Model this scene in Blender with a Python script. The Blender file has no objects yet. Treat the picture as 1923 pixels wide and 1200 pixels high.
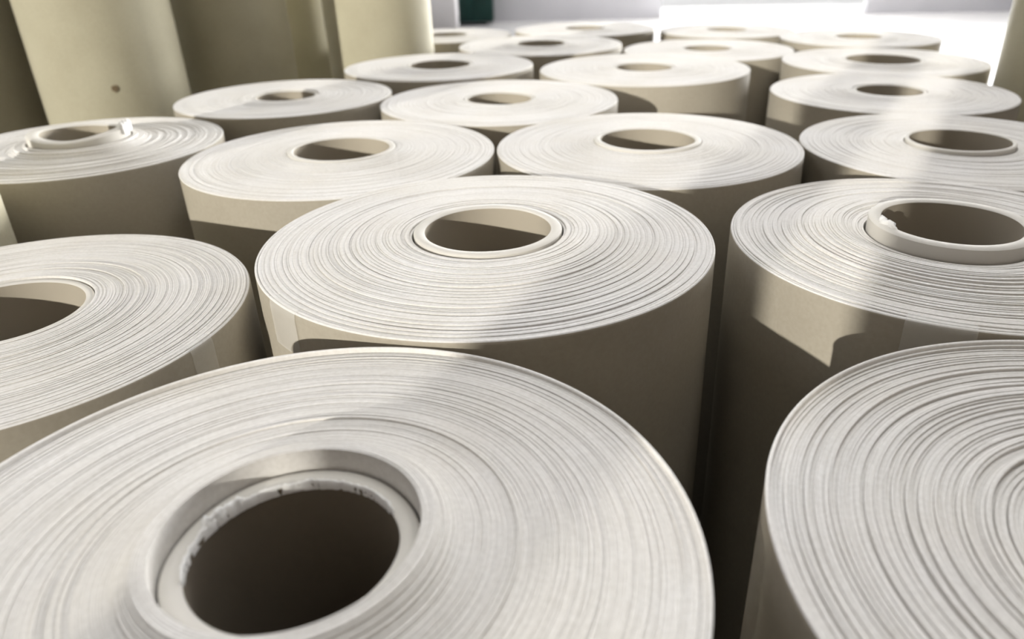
import bpy, math, random
import numpy as np
from mathutils import Matrix, Vector

scn = bpy.context.scene
col = scn.collection
S = 0.35            # one layout unit (camera height above the roll tops) in metres
H0 = 0.95           # height of the standing rolls
PI = math.pi

# ------------------------------------------------------------------ camera
FPX, PITCH, ROLL, PPX, PPY = 1409.33, 0.482686, -0.021063, 58.98, 22.61
cp, sp, cr, sr = math.cos(PITCH), math.sin(PITCH), math.cos(ROLL), math.sin(ROLL)
right = Vector((1, 0, 0)); up = Vector((0, sp, cp)); fwd = Vector((0, cp, -sp))
cx_ = cr * right + sr * up
cy_ = cr * up - sr * right
cam_data = bpy.data.cameras.new('camera')
cam = bpy.data.objects.new('camera', cam_data)
col.objects.link(cam)
M = Matrix((cx_, cy_, -fwd)).transposed().to_4x4()
M.translation = Vector((0, 0, H0 + S))
cam.matrix_world = M
cam_data.sensor_fit = 'HORIZONTAL'
cam_data.sensor_width = 36.0
cam_data.lens = FPX / 1923 * 36.0
cam_data.shift_x = -PPX / 1923
cam_data.shift_y = PPY / 1923
cam_data.clip_start = 0.02
cam_data.dof.use_dof = True
cam_data.dof.focus_distance = 0.80
cam_data.dof.aperture_fstop = 4.2
scn.camera = cam

# ------------------------------------------------------------------ light and exposure
world = bpy.data.worlds.new('daylight')
scn.world = world
world.use_nodes = True
bg = world.node_tree.nodes['Background']
bg.inputs[0].default_value = (0.97, 0.985, 1.0, 1)
bg.inputs[1].default_value = 1.0
# the sky is bright beyond the far doorway and dull behind the camera
_tc = world.node_tree.nodes.new('ShaderNodeTexCoord')
_sx = world.node_tree.nodes.new('ShaderNodeSeparateXYZ')
_mr = world.node_tree.nodes.new('ShaderNodeMapRange')
_mr.inputs['From Min'].default_value = -0.5; _mr.inputs['From Max'].default_value = 0.9
_mr.inputs['To Min'].default_value = 0.2; _mr.inputs['To Max'].default_value = 2.7
world.node_tree.links.new(_tc.outputs['Generated'], _sx.inputs[0])
world.node_tree.links.new(_sx.outputs[1], _mr.inputs['Value'])
world.node_tree.links.new(_mr.outputs[0], bg.inputs[1])

sun_d = bpy.data.lights.new('low_sun', 'SUN')
sun_d.energy = 3.9
sun_d.color = (1.0, 0.965, 0.90)
sun_d.angle = math.radians(0.6)
sun = bpy.data.objects.new('low_sun', sun_d)
col.objects.link(sun)
el = math.radians(10.5); az = math.radians(30)
d = Vector((math.sin(az) * math.cos(el), math.cos(az) * math.cos(el), -math.sin(el)))
sun.rotation_euler = d.to_track_quat('-Z', 'Y').to_euler()
sun.location = (-3, -6, 4)

def area(name, loc, rot, sx, sy, energy, color=(1, 1, 1), spread=180):
    dl = bpy.data.lights.new(name, 'AREA')
    dl.shape = 'RECTANGLE'; dl.size = sx; dl.size_y = sy; dl.energy = energy; dl.color = color
    dl.spread = math.radians(spread)
    o = bpy.data.objects.new(name, dl)
    col.objects.link(o)
    o.location = loc; o.rotation_euler = rot
    return o
area('skylight', (1.2, 1.9, 8.4), (0, 0, 0), 6.0, 6.6, 280, (0.985, 0.99, 1.0))
area('far_wall_fill', (4.6, 11.6, 8.25), (math.radians(52), 0, 0), 8.0, 2.0, 3200, spread=120)  # added fill lamp that whitens the far wall and floor
area('doorway_daylight', (4.3, 14.45, 1.5), (math.radians(-89), 0, math.radians(-18)), 3.4, 2.4, 300, spread=80)
area('side_window_daylight', (9.55, 12.5, 2.0), (math.radians(90), 0, math.radians(135)), 3.4, 2.2, 560, spread=70)

vs = scn.view_settings
vs.view_transform = 'Standard'
vs.look = 'None'
vs.exposure = 0.0
vs.gamma = 1.0
vs.use_curve_mapping = False

# ------------------------------------------------------------------ materials
def mat(name, rough=0.85, spec=0.2):
    m = bpy.data.materials.new(name)
    m.use_nodes = True
    nt = m.node_tree
    b = nt.nodes['Principled BSDF']
    b.inputs['Roughness'].default_value = rough
    b.inputs['Specular IOR Level'].default_value = spec
    return m, nt, b

def node(nt, t, **kw):
    n = nt.nodes.new(t)
    for k, v in kw.items():
        setattr(n, k, v)
    return n

def ramp(nt, fac, stops):
    r = node(nt, 'ShaderNodeValToRGB')
    e = r.color_ramp.elements
    while len(e) < len(stops):
        e.new(0.5)
    for i, (p, c) in enumerate(stops):
        e[i].position = p; e[i].color = (*c, 1)
    nt.links.new(fac, r.inputs[0])
    return r.outputs[0]

def noise(nt, vec, scale, detail=3.0, dim='3D'):
    n = node(nt, 'ShaderNodeTexNoise', noise_dimensions=dim)
    n.inputs['Scale'].default_value = scale
    n.inputs['Detail'].default_value = detail
    if vec is not None:
        nt.links.new(vec, n.inputs['W' if dim == '1D' else 'Vector'])
    return n.outputs[0]

def mix(nt, a, b, fac, mode='MULTIPLY'):
    m = node(nt, 'ShaderNodeMix', data_type='RGBA', blend_type=mode)
    m.inputs[0].default_value = fac
    nt.links.new(a, m.inputs[6]); nt.links.new(b, m.inputs[7])
    return m.outputs[2]

def bump(nt, b, h, strength, dist):
    n = node(nt, 'ShaderNodeBump')
    n.inputs['Strength'].default_value = strength
    n.inputs['Distance'].default_value = dist
    nt.links.new(h, n.inputs['Height'])
    nt.links.new(n.outputs[0], b.inputs['Normal'])

def end_material():
    m, nt, b = mat('layered_paper_edge', 1.0, 0.0)
    tc = node(nt, 'ShaderNodeTexCoord')
    sepn = node(nt, 'ShaderNodeSeparateXYZ'); nt.links.new(tc.outputs['Object'], sepn.inputs[0])
    comb = node(nt, 'ShaderNodeCombineXYZ')
    nt.links.new(sepn.outputs[0], comb.inputs[0]); nt.links.new(sepn.outputs[1], comb.inputs[1])
    ln = node(nt, 'ShaderNodeVectorMath', operation='LENGTH'); nt.links.new(comb.outputs[0], ln.inputs[0])
    oi = node(nt, 'ShaderNodeObjectInfo')
    ad = node(nt, 'ShaderNodeMath', operation='ADD')
    nt.links.new(ln.outputs['Value'], ad.inputs[0]); nt.links.new(oi.outputs['Random'], ad.inputs[1])
    rings = noise(nt, ad.outputs[0], 420, 2.0, '1D')
    c1 = ramp(nt, rings, [(0.25, (0.725, 0.71, 0.685)), (0.75, (0.77, 0.755, 0.73))])
    blot = noise(nt, tc.outputs['Object'], 7, 3)
    c2 = ramp(nt, blot, [(0.3, (0.94, 0.925, 0.89)), (0.7, (1, 1, 1))])
    fib = noise(nt, tc.outputs['Object'], 260, 2)
    c3 = ramp(nt, fib, [(0.3, (0.90, 0.895, 0.885)), (0.7, (1, 1, 1))])
    c = mix(nt, mix(nt, c1, c2, 1.0), c3, 1.0)
    nt.links.new(c, b.inputs['Base Color'])
    sm = node(nt, 'ShaderNodeMath', operation='ADD')
    nt.links.new(rings, sm.inputs[0]); nt.links.new(fib, sm.inputs[1])
    bump(nt, b, sm.outputs[0], 0.15, 0.0005)
    return m

def side_material(name, dark, light, rough=0.75):
    m, nt, b = mat(name, rough, 0.25)
    tc = node(nt, 'ShaderNodeTexCoord')
    n1 = noise(nt, tc.outputs['Object'], 5, 4)
    c1 = ramp(nt, n1, [(0.3, dark), (0.7, light)])
    n2 = noise(nt, tc.outputs['Object'], 190, 2)
    c2 = ramp(nt, n2, [(0.3, (0.93, 0.93, 0.92)), (0.7, (1, 1, 1))])
    nt.links.new(mix(nt, c1, c2, 1.0), b.inputs['Base Color'])
    bump(nt, b, n2, 0.15, 0.0006)
    return m

def plain(name, c, rough=0.8, spec=0.2, var=0.08, scale=9):
    m, nt, b = mat(name, rough, spec)
    tc = node(nt, 'ShaderNodeTexCoord')
    n1 = noise(nt, tc.outputs['Object'], scale, 4)
    c1 = ramp(nt, n1, [(0.3, tuple(x * (1 - var) for x in c)), (0.7, c)])
    nt.links.new(c1, b.inputs['Base Color'])
    bump(nt, b, n1, 0.1, 0.002)
    return m

M_END = end_material()
M_SIDE = side_material('kraft_wrap', (0.345, 0.31, 0.245), (0.395, 0.36, 0.29))
M_TALL = side_material('yellowed_kraft_wrap', (0.37, 0.34, 0.24), (0.43, 0.40, 0.29))
M_CORE = plain('core_board', (0.62, 0.595, 0.54), 0.85)
M_BORE = plain('bore_board', (0.38, 0.34, 0.27), 0.85)
M_BORE_DARK = plain('darker_bore_board', (0.19, 0.16, 0.12), 0.85)  # darker copy of the bore colour, for the biggest foreground roll alone
M_TORN = plain('torn_white_fibre', (0.84, 0.83, 0.80), 0.9, 0.1, 0.06, 90)
M_FLOOR = plain('pale_concrete', (0.42, 0.41, 0.40), 0.7, 0.25, 0.18, 2.2)
M_APRON = plain('sunlit_white_concrete', (0.80, 0.79, 0.77), 0.8, 0.2, 0.06, 1.5)
M_WALL = plain('lavender_grey_paint', (0.84, 0.835, 0.87), 0.85, 0.2, 0.06, 1.2)
M_GREEN = plain('dark_green_enamel', (0.012, 0.055, 0.045), 0.45, 0.4, 0.3, 4)
M_CARTON = plain('white_carton', (0.72, 0.70, 0.69), 0.8, 0.2, 0.05, 6)
M_CEIL = plain('dusty_roof_sheet', (0.18, 0.17, 0.155), 0.8, 0.2, 0.1, 1.5)
M_LOW_BOUNCE = plain('dark_low_bounce_brown', (0.16, 0.13, 0.10), 0.9, 0.1, 0.2, 3)  # dark colour put on the unseen front wall to cut bounce light
M_METAL = plain('dull_metal', (0.35, 0.35, 0.35), 0.4, 0.5, 0.1, 20)

def tape_material():
    m, nt, b = mat('clear_tape', 0.14, 0.9)
    b.inputs['Base Color'].default_value = (0.93, 0.92, 0.88, 1)
    b.inputs['Alpha'].default_value = 0.24
    tc = node(nt, 'ShaderNodeTexCoord')
    n = noise(nt, tc.outputs['Object'], 60, 2)
    bump(nt, b, n, 0.12, 0.002)
    return m
M_TAPE = tape_material()

# ------------------------------------------------------------------ mesh helpers
def mesh_obj(name, V, F, m, parent=None, smooth=True):
    V = np.asarray(V, np.float32); F = np.asarray(F, np.int32)
    me = bpy.data.meshes.new(name)
    me.vertices.add(len(V)); me.vertices.foreach_set('co', V.ravel())
    me.loops.add(F.size); me.loops.foreach_set('vertex_index', F.ravel())
    me.polygons.add(len(F))
    me.polygons.foreach_set('loop_start', np.arange(0, F.size, 4, dtype=np.int32))
    if smooth:
        me.polygons.foreach_set('use_smooth', np.ones(len(F), bool))
    me.update(calc_edges=True); me.validate()
    me.materials.append(m)
    o = bpy.data.objects.new(name, me)
    col.objects.link(o)
    if parent is not None:
        o.parent = parent
    return o

class Strips:
    """ring strips with their own vertices; each ring is (radius array, z array) over theta"""
    def __init__(self, n, closed=True, t0=0.0, t1=2 * PI):
        self.n = n; self.closed = closed
        self.th = np.linspace(t0, t1, n, endpoint=not closed)
        self.V = []; self.F = []; self.k = 0
    def ring(self, r, z):
        r = np.broadcast_to(r, self.n); z = np.broadcast_to(z, self.n)
        self.V.append(np.stack([r * np.cos(self.th), r * np.sin(self.th), z], 1))
        self.k += 1
        return self.k - 1
    def join(self, a, b):
        i = np.arange(self.n if self.closed else self.n - 1)
        j = (i + 1) % self.n
        self.F.append(np.stack([a * self.n + i, a * self.n + j, b * self.n + j, b * self.n + i], 1))
    def strip(self, pts):
        prev = None
        for r, z in pts:
            q = self.ring(r, z)
            if prev is not None:
                self.join(prev, q)
            prev = q
    def build(self, name, m, parent):
        return mesh_obj(name, np.concatenate(self.V), np.concatenate(self.F), m, parent)

def smooth_angular(rng, th, amp, orders=(1, 2, 3, 5)):
    z = np.zeros_like(th)
    for k in orders:
        z += rng.normal(0, 1) / k * np.cos(k * th + rng.uniform(0, 2 * PI))
    return z * amp

def tag(o, label, cat, group=None):
    o['label'] = label; o['category'] = cat
    if group:
        o['group'] = group

GROUP_LOW = 'kraft paper rolls standing on end'
GROUP_TALL = 'taller kraft paper rolls around the low ones'

def paper_roll(label, x, y, R, dz, rc, profile, core, layers, seg, seed,
               step=0.0012, lip=0.0, wave=0.0008, tall=False, height=None):
    """x, y, R, rc, dz in layout units; profile = [(t, z)] t from 0 core to 1 rim, z metres"""
    rng = np.random.default_rng(seed)
    Hh = height if height else H0 + dz * S
    root = bpy.data.objects.new('paper_roll', None)
    root.empty_display_size = 0.1
    col.objects.link(root)
    root.location = (x * S, y * S, 0)
    tag(root, label, 'paper roll', GROUP_TALL if tall else GROUP_LOW)
    R = (R - 0.004) * S; rc = rc * S
    core_wall = core.get('wall', 0.012)
    r_in = rc + core_wall                      # innermost paper turn
    # ---- outer wrap: the outermost turns, the whole side of the roll
    w = 0.0035
    st = Strips(seg)
    oval = smooth_angular(rng, st.th, 0.0004, (2, 3))
    lipz = Hh + lip + smooth_angular(rng, st.th, 0.0006)
    st.strip([(R - w, 0.0), (R + oval - 0.002, 0.0)])
    zs = np.linspace(0, 1, 9)
    side = [(R + oval + smooth_angular(rng, st.th, 0.0006), 0.001 + (Hh - 0.004) * t) for t in zs]
    side += [(R + oval - 0.0003, lipz - 0.0012), (R + oval - 0.0011, lipz), (R + oval - w + 0.0006, lipz), (R + oval - w, lipz - 0.001)]
    st.strip(side)
    st.strip([(R + oval - w, lipz - 0.001), (R + oval - w, Hh - 0.03)])
    ow = st.build('outer_wrap', M_TALL if tall else M_SIDE, root)
    ow.data.materials.append(M_END)              # the cut edge on top shows the paper's own pale colour
    npoly = len(ow.data.polygons)
    mi = np.zeros(npoly, np.int32); mi[seg * (1 + len(side) - 4):] = 1
    ow.data.polygons.foreach_set('material_index', mi)
    # ---- wound layers: every turn a step of its own
    st = Strips(seg)
    edges = np.linspace(R - w, r_in, layers + 1)
    jit = (edges[0] - edges[1]) * 0.35
    edges[1:-1] += rng.uniform(-jit, jit, layers - 1)
    pt = np.array([p[0] for p in profile]); pz = np.array([p[1] for p in profile])
    prev = None
    drift = 0.0
    for k in range(layers):
        ro, ri = edges[k], edges[k + 1]
        t = ((ro + ri) / 2 - r_in) / (R - r_in)
        big = 2.2 if rng.random() < 0.16 else 0.8
        z = Hh + np.interp(t, pt, pz) + rng.normal(0, step) * big + smooth_angular(rng, st.th, wave)
        if k == 0:
            st.strip([(ro + oval, Hh - 0.03), (ro + oval, z)])
        elif prev is not None:
            st.strip([(ro, prev), (ro, z)])
        b = min(0.0005, (ro - ri) * 0.2)
        st.strip([(ro, z - b * 0.6), (ro - b, z), (ri + b, z), (ri, z - b * 0.6)])
        prev = z
    st.strip([(r_in, prev), (r_in, prev - 0.10)])
    st.build('wound_layers', M_END, root)
    # ---- core tube, open through its whole length
    st = Strips(seg)
    zc = Hh + core['top'] + smooth_angular(rng, st.th, core.get('rough', 0.0006))
    ro = r_in - core.get('gap', 0.001); ri = rc
    b = min(0.0016, core_wall * 0.2)
    st.strip([(ro, 0.002), (ro, Hh * 0.5), (ro, zc - b)])
    st.strip([(ro, zc - b), (ro - b, zc), (ri + b, zc), (ri, zc - b)])
    st.strip([(ri, zc - b), (ri, zc - 0.05), (ri, Hh * 0.5), (ri, 0.002)])
    st.strip([(ri, 0.002), (ro, 0.002)])
    ct = st.build('core_tube', M_CORE, root)
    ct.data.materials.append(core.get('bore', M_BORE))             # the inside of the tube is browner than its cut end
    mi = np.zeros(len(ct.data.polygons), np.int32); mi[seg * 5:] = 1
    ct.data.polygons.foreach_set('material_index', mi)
    ct['label'] = core.get('label', 'cardboard core tube with a dark open bore')
    return root, R, rc, Hh

def torn_edge(root, r, z, a0, a1, seed, hgt=0.006, thick=0.003, label='ragged white torn paper along the core rim'):
    """a ragged fringe of fibres standing along part of a rim (angles in degrees, 0 = +x, 90 = away)"""
    rng = np.random.default_rng(seed)
    n = max(16, int(abs(a1 - a0) / 1.6))
    st = Strips(n, False, math.radians(a0), math.radians(a1))
    rag = np.abs(rng.normal(0, 1, n)) * 0.5 + 0.5
    rag = np.convolve(np.pad(rag, 2, mode='edge'), [0.15, 0.2, 0.3, 0.2, 0.15], 'valid') * rng.uniform(0.6, 1.3, n)
    taper = np.clip(np.minimum(np.arange(n), np.arange(n)[::-1]) / 4, 0.1, 1)
    h = hgt * rag * taper
    t = thick * rng.uniform(0.5, 1.4, n) * taper
    wob = rng.normal(0, thick * 0.35, n)
    st.strip([(r + t + wob, z - 0.004), (r + t * 0.9 + wob, z + h * 0.6), (r + wob + t * 0.2, z + h), (r + wob - t * 0.6, z + h * 0.7), (r - t * 0.7, z - 0.006)])
    o = st.build('torn_edge', M_TORN, root)
    o['label'] = label
    return o

def tape_strip(root, R, Hh, a0, a1, down=0.06, inn=0.02, label='clear shiny tape folded over the rim'):
    n = 14
    st = Strips(n, False, math.radians(a0), math.radians(a1))
    e = 0.0012
    st.strip([(R - inn, Hh + e + 0.0012), (R - 0.004, Hh + e + 0.0012), (R + e * 0.6, Hh + e * 0.4), (R + e + 0.0008, Hh - 0.006), (R + e + 0.0008, Hh - down)])
    o = st.build('clear_tape', M_TAPE, root)
    o['label'] = label
    return o

# ------------------------------------------------------------------ setting
def boxes(name, bs, m, parent=None, kind=None):
    V = []; F = []
    for (x0, y0, z0, x1, y1, z1) in bs:
        i = len(V)
        V += [(x0, y0, z0), (x1, y0, z0), (x1, y1, z0), (x0, y1, z0), (x0, y0, z1), (x1, y0, z1), (x1, y1, z1), (x0, y1, z1)]
        F += [(i, i + 3, i + 2, i + 1), (i + 4, i + 5, i + 6, i + 7), (i, i + 1, i + 5, i + 4), (i + 1, i + 2, i + 6, i + 5), (i + 2, i + 3, i + 7, i + 6), (i + 3, i, i + 4, i + 7)]
    o = mesh_obj(name, V, F, m, parent, smooth=False)
    if kind:
        o['kind'] = kind
    return o

XL, XR, YF, YB, WH = -4.6, 9.6, -2.1, 14.35, 8.2
boxes('floor', [(XL - 0.2, YF - 0.2, -0.1, XR + 0.2, YB + 0.2, 0.0)], M_FLOOR, kind='structure')
boxes('floor_outside', [(XL - 6, YB + 0.2, -0.12, XR + 6, YB + 16, -0.02)], M_APRON, kind='structure')
DX0, DX1, DH = 2.20, 5.85, 3.4       # bright open doorway in the far wall
boxes('wall_back', [(XL, YB, 0, DX0, YB + 0.2, WH), (DX1, YB, 0, XR, YB + 0.2, WH), (DX0, YB, DH, DX1, YB + 0.2, WH)], M_WALL, kind='structure')
boxes('wall_left', [(XL - 0.2, YF, 0, XL, YB, WH)], M_WALL, kind='structure')
boxes('wall_right', [(XR, YF, 0, XR + 0.2, 10.6, WH), (XR, 14.1, 0, XR + 0.2, YB, WH), (XR, 10.6, 0, XR + 0.2, 14.1, 0.7), (XR, 10.6, 3.3, XR + 0.2, 14.1, WH)], M_WALL, kind='structure')
P0, P1, P2 = -1.637, -1.427, -1.289   # unseen pier and slit behind the camera, added to cast the shadow bands
YT = YF - 0.03
boxes('wall_front_light_mask', [(XL, YT, 0, XR, YF, 0.9), (XL, YT, 3.4, XR, YF, WH), (P0, YT, 0.9, P1, YF, 3.4), (XL, YT, 0.9, -3.94, YF, 3.4), (P2, YT, 0.9, XR, YF, 3.4)], M_LOW_BOUNCE, kind='structure')  # unseen wall, its openings shaped to bound the low sun
KX0, KX1, KY0, KY1 = -1.8, 4.2, -1.4, 5.2   # skylight opening in the roof
LX0, LX1, LY0, LY1 = 0.5, 8.7, 10.4, 12.8  # roof opening made for the added far-wall lamp
boxes('ceiling', [(XL - 0.2, YF - 0.2, WH, XR + 0.2, KY0, WH + 0.1), (XL - 0.2, KY0, WH, KX0, KY1, WH + 0.1), (KX1, KY0, WH, XR + 0.2, KY1, WH + 0.1),
                  (XL - 0.2, KY1, WH, XR + 0.2, LY0, WH + 0.1), (XL - 0.2, LY0, WH, LX0, LY1, WH + 0.1), (LX1, LY0, WH, XR + 0.2, LY1, WH + 0.1), (XL - 0.2, LY1, WH, XR + 0.2, YB + 0.2, WH + 0.1)], M_CEIL, kind='structure')

# far away against the back wall
def cabinet():
    r = bpy.data.objects.new('storage_cabinet', None); col.objects.link(r)
    r.location = (-1.10, 14.03, 0)
    tag(r, 'dark green metal cabinet standing against the far wall', 'cabinet')
    boxes('body', [(-0.35, -0.25, 0.06, 0.35, 0.30, 1.95)], M_GREEN, r)
    for s in (-1, 1):
        dd = boxes('door', [(min(0.004 * s, 0.335 * s), -0.275, 0.10, max(0.004 * s, 0.335 * s), -0.252, 1.90)], M_GREEN, r)
        boxes('handle', [(s * 0.06 - 0.012, -0.30, 0.95, s * 0.06 + 0.012, -0.276, 1.10)], M_METAL, dd)
    for sx in (-0.29, 0.29):
        for sy in (-0.2, 0.24):
            boxes('foot', [(sx - 0.04, sy - 0.04, 0, sx + 0.04, sy + 0.04, 0.058)], M_METAL, r)
cabinet()

def carton():
    r = bpy.data.objects.new('carton', None); col.objects.link(r)
    r.location = (-1.41, 11.3, 0)
    tag(r, 'white carton standing beyond the rolls beside the dark green cabinet', 'carton')
    boxes('box', [(-0.3, -0.25, 0.0, 0.3, 0.25, 0.80)], M_CARTON, r)
    for s in (-1, 1):
        boxes('flap', [(-0.3, min(0.002 * s, 0.25 * s), 0.801, 0.3, max(0.002 * s, 0.25 * s), 0.806)], M_CARTON, r)
carton()

# ------------------------------------------------------------------ the rolls
UP = lambda h: [(0, h), (0.10, h * 0.85), (0.25, h * 0.45), (0.5, h * 0.18), (0.85, 0.001), (1, 0)]
FLAT = [(0, 0.0), (1, 0)]
rolls = {}
def R_(key, label, g, profile, core, layers, seg, **kw):
    x, y, R, dz, rc = g
    rolls[key] = paper_roll(label, x, y, R, dz, rc, profile, core, layers, seg, sum(map(ord, key)) * 7 + 3, **kw)
    return rolls[key]

# foreground
a = R_('A', 'biggest foreground paper roll with ragged white torn paper inside its hollow core',
       (-0.4561, 1.0183, 0.7427, 0.0352, 0.187),
       [(0, 0.0175), (0.045, 0.0175), (0.13, 0.007), (0.28, 0.003), (0.5, 0.0015), (0.9, 0), (1, -0.001)],
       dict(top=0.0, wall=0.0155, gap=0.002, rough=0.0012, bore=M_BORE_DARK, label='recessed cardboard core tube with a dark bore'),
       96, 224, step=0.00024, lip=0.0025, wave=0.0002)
torn_edge(a[0], a[2] + 0.0005, a[3] + 0.0, 30, 205, 5, 0.0028, 0.0012)
torn_edge(a[0], a[2] + 0.0015, a[3] + 0.0005, 132, 168, 21, 0.006, 0.003, 'thicker clump of torn white fibres at the back left of the core')
b = R_('B', 'middle paper roll right behind the biggest foreground roll, clear tape down its left edge',
       (-0.1896, 2.5424, 0.8011, 0.0559, 0.2245),
       [(0, 0.007), (0.1, 0.010), (0.25, 0.0085), (0.4, 0.006), (0.7, 0.003), (1, 0)],
       dict(top=0.012, wall=0.016, gap=0.0025, rough=0.001), 40, 200, step=0.00026, wave=0.0003)
tape_strip(b[0], b[1], b[3], 218, 229, 0.05, 0.012, 'clear tape down the left edge of the roll')
c = R_('C', 'paper roll with shiny tape on its near rim and torn scrap in its core',
       (1.4284, 2.4805, 0.7466, 0.0382, 0.2257),
       [(0, 0.004), (0.08, 0.006), (0.2, 0.011), (0.4, 0.007), (0.7, 0.0015), (1, 0)],
       dict(top=0.022, wall=0.018, gap=0.003, rough=0.001), 46, 200, step=0.0006, wave=0.0006)
tape_strip(c[0], c[1], c[3], 236, 250, 0.07, 0.010, 'shiny clear tape folded over the near rim')
torn_edge(c[0], c[2] + 0.002, c[3] + 0.021, 172, 200, 8, 0.010, 0.004, 'white torn scrap on the left of the core rim')
R_('D', 'foreground paper roll at the bottom right corner, its layers sinking towards the core',
   (1.1915, 0.952, 0.7949, 0.0246, 0.2403),
   [(0, -0.016), (0.1, -0.014), (0.3, -0.010), (0.6, -0.006), (0.9, -0.0025), (0.97, -0.002), (1, 0)],
   dict(top=-0.018, wall=0.010), 60, 224, step=0.0012, lip=0.0035, wave=0.0007)
e_ = R_('E', 'paper roll cut by the left edge, touching the left side of the middle roll',
   (-1.7547, 2.1933, 0.7655, -0.0514, 0.2461),
   [(0, 0.0075), (0.1, 0.0065), (0.3, 0.003), (1, 0)],
   dict(top=0.006, wall=0.010, rough=0.0008), 70, 200, step=0.0002, wave=0.0002)
tape_strip(e_[0], e_[1], e_[3], -20, -13, 0.09, 0.006, 'clear tape down the right side of the roll')
# second row
R_('F', 'left one of the two paper rolls touching the back of the middle roll',
   (-1.0271, 3.9071, 0.7945, 0.0252, 0.2437), UP(0.008), dict(top=0.010, wall=0.012, rough=0.001), 44, 144, step=0.00012, wave=0.0002)
R_('G', 'right one of the two paper rolls touching the back of the middle roll',
   (0.567, 3.9527, 0.7949, 0.0277, 0.2464), UP(0.008), dict(top=0.011, wall=0.013, rough=0.001), 44, 144, step=0.00012, wave=0.0002)
h = R_('H', 'paper roll directly behind the roll with shiny rim tape, its core rim thick and bright',
       (2.1514, 3.8355, 0.7848, 0.018, 0.2371), UP(0.003), dict(top=0.011, wall=0.009, gap=0.002, rough=0.0006), 44, 144, step=0.00012, wave=0.0002)
i_ = R_('I', 'paper roll at the left edge with a high torn collar around its core',
        (-2.6109, 4.3177, 0.7604, 0.0019, 0.195),
        [(0, 0.012), (0.12, 0.011), (0.2, 0.004), (0.5, 0.001), (1, 0)],
        dict(top=0.028, wall=0.026, gap=0.004, rough=0.003), 40, 144, step=0.0008)
torn_edge(i_[0], i_[2] + 0.020, i_[3] + 0.026, -10, 35, 14, 0.016, 0.005, 'white torn spike on the right of the collar')
# third row and beyond
R_('J', 'paper roll right of the torn-collar roll, at the foot of the spotted tall roll',
   (-1.8296, 5.627, 0.759, 0.0183, 0.203), UP(0.004), dict(top=0.002, wall=0.010), 28, 112, step=0.0001, wave=0.0002)
R_('K', 'paper roll behind the gap between the two rolls that touch the middle roll',
   (-0.2699, 5.3361, 0.8174, 0.0183, 0.2217), UP(0.004), dict(top=0.003, wall=0.009), 28, 112, step=0.0001, wave=0.0002)
R_('L', 'paper roll in the middle distance with a deep dark gap along its right side',
   (0.8856, 6.5745, 0.8716, 0.0228, 0.2313), UP(0.004), dict(top=0.003, wall=0.009), 24, 112, step=0.0001, wave=0.0002)
R_('M', 'paper roll just in front of the lone tall olive roll at the right edge',
   (2.4531, 5.4046, 0.8084, 0.0056, 0.2198), UP(0.004), dict(top=0.003, wall=0.009), 28, 112, step=0.0001, wave=0.0002)
R_('N', 'paper roll at the foot of the tall roll with the bright white side',
   (-0.8526, 6.8667, 0.8147, 0.0337, 0.26), UP(0.004), dict(top=0.004, wall=0.009), 24, 96, step=0.0001, wave=0.0002)
R_('O', 'left one of two far paper rolls behind the roll with the dark gap',
   (0.0323, 8.2766, 0.8452, 0.0235, 0.2455), UP(0.005), dict(top=0.005, wall=0.010), 20, 96, step=0.0001, wave=0.0002)
R_('P', 'right one of two far paper rolls behind the roll with the dark gap',
   (1.7274, 8.0861, 0.8531, -0.032, 0.2349), UP(0.004), dict(top=0.004, wall=0.009), 20, 96, step=0.0001, wave=0.0002)
R_('Q', 'far paper roll just left of the lone tall olive roll, with a wide core hole',
   (3.052, 6.9688, 0.8616, -0.016, 0.3095), UP(0.005), dict(top=0.005, wall=0.010), 20, 96, step=0.0001, wave=0.0002)
far = dict(wall=0.009, top=0.004)
R_('R', 'second paper roll from the right in the farthest row, before the bright doorway', (2.2996, 9.751, 0.8031, -0.0311, 0.2347), UP(0.004), far, 14, 72, step=0.0001, wave=0.0002)
R_('S', 'rightmost paper roll of the farthest row', (3.4652, 8.6083, 0.8234, -0.0102, 0.2363), UP(0.004), far, 14, 72, step=0.0001, wave=0.0002)
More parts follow.
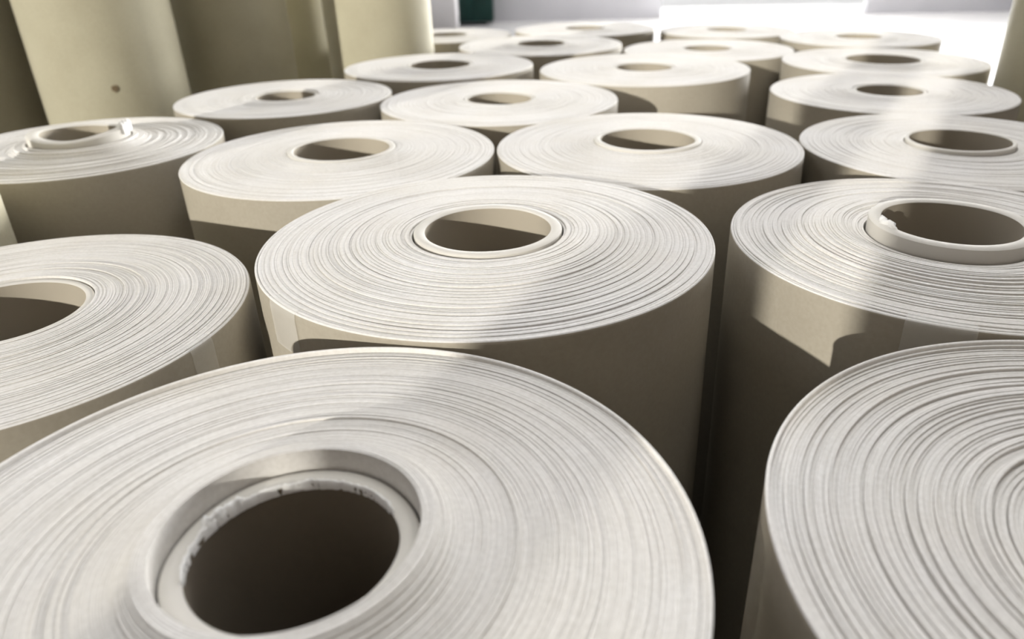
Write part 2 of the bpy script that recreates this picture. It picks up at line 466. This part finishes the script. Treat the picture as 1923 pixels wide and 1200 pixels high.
R_('T', 'leftmost paper roll of the farthest row, in front of the white carton', (-1.12, 10.02, 0.8, -0.05, 0.2425), UP(0.004), far, 14, 72, step=0.0001, wave=0.0002)
R_('X', 'second paper roll from the left in the farthest row', (0.6, 10.15, 0.88, -0.02, 0.2403), UP(0.004), far, 14, 72, step=0.0001, wave=0.0002)
# taller rolls around the low ones
TH = 1.62
tcore = dict(top=0.0, wall=0.010)
def tall(key, label, x, y, R, hgt=TH):
    return R_(key, label, (x, y, R, 0, 0.16), FLAT, tcore, 14, 112, step=0.0004, tall=True, height=hgt)
u = tall('U', 'tall yellowish kraft roll with a small dark spot on its side', -3.589, 6.664, 0.57)
tall('V', 'tall kraft roll standing between the spotted tall roll and a dark gap', -3.025, 7.95, 0.57)
tall('W', 'rightmost tall kraft roll of the left group, its right side bright white', -1.699, 8.7, 0.57)
tall('Y', 'tall shadowed kraft roll at the upper left corner, left of the spotted tall roll', -4.85, 6.9, 0.57)
tall('gap', 'tall kraft roll in deep shade seen in the gap beside the rightmost tall roll', -2.925, 9.6, 0.57)
tall('Z', 'tall kraft roll at the left edge showing only a white lit sliver of its side', -2.826, 3, 0.5)
tall('ZR', 'tall olive kraft roll standing alone at the upper right edge', 4.17, 5.9, 0.62)
# dark smudge on the spotted tall roll
def spot():
    root, R, rc, Hh = u
    n = 14
    V = [(0, 0, 0)]; F = []
    a0 = math.atan2(-6.664, 3.589) - 0.02; z0 = 0.955
    rng = random.Random(4)
    V = []
    for k in range(n):
        t = 2 * PI * k / n; q = 0.009 * rng.uniform(0.75, 1.2)
        for rr in (0.0, q):
            a_ = a0 + rr * math.cos(t) / R; V.append(((R + 0.0022) * math.cos(a_), (R + 0.0022) * math.sin(a_), z0 + rr * 1.2 * math.sin(t)))
    for k in range(n):
        i = 2 * k; j = 2 * ((k + 1) % n)
        F.append((i, i + 1, j + 1, j))
    o = mesh_obj('smudge', V, F, plain('dark_stain', (0.16, 0.12, 0.07)), root)
    o['label'] = 'small dark brown spot'
spot()
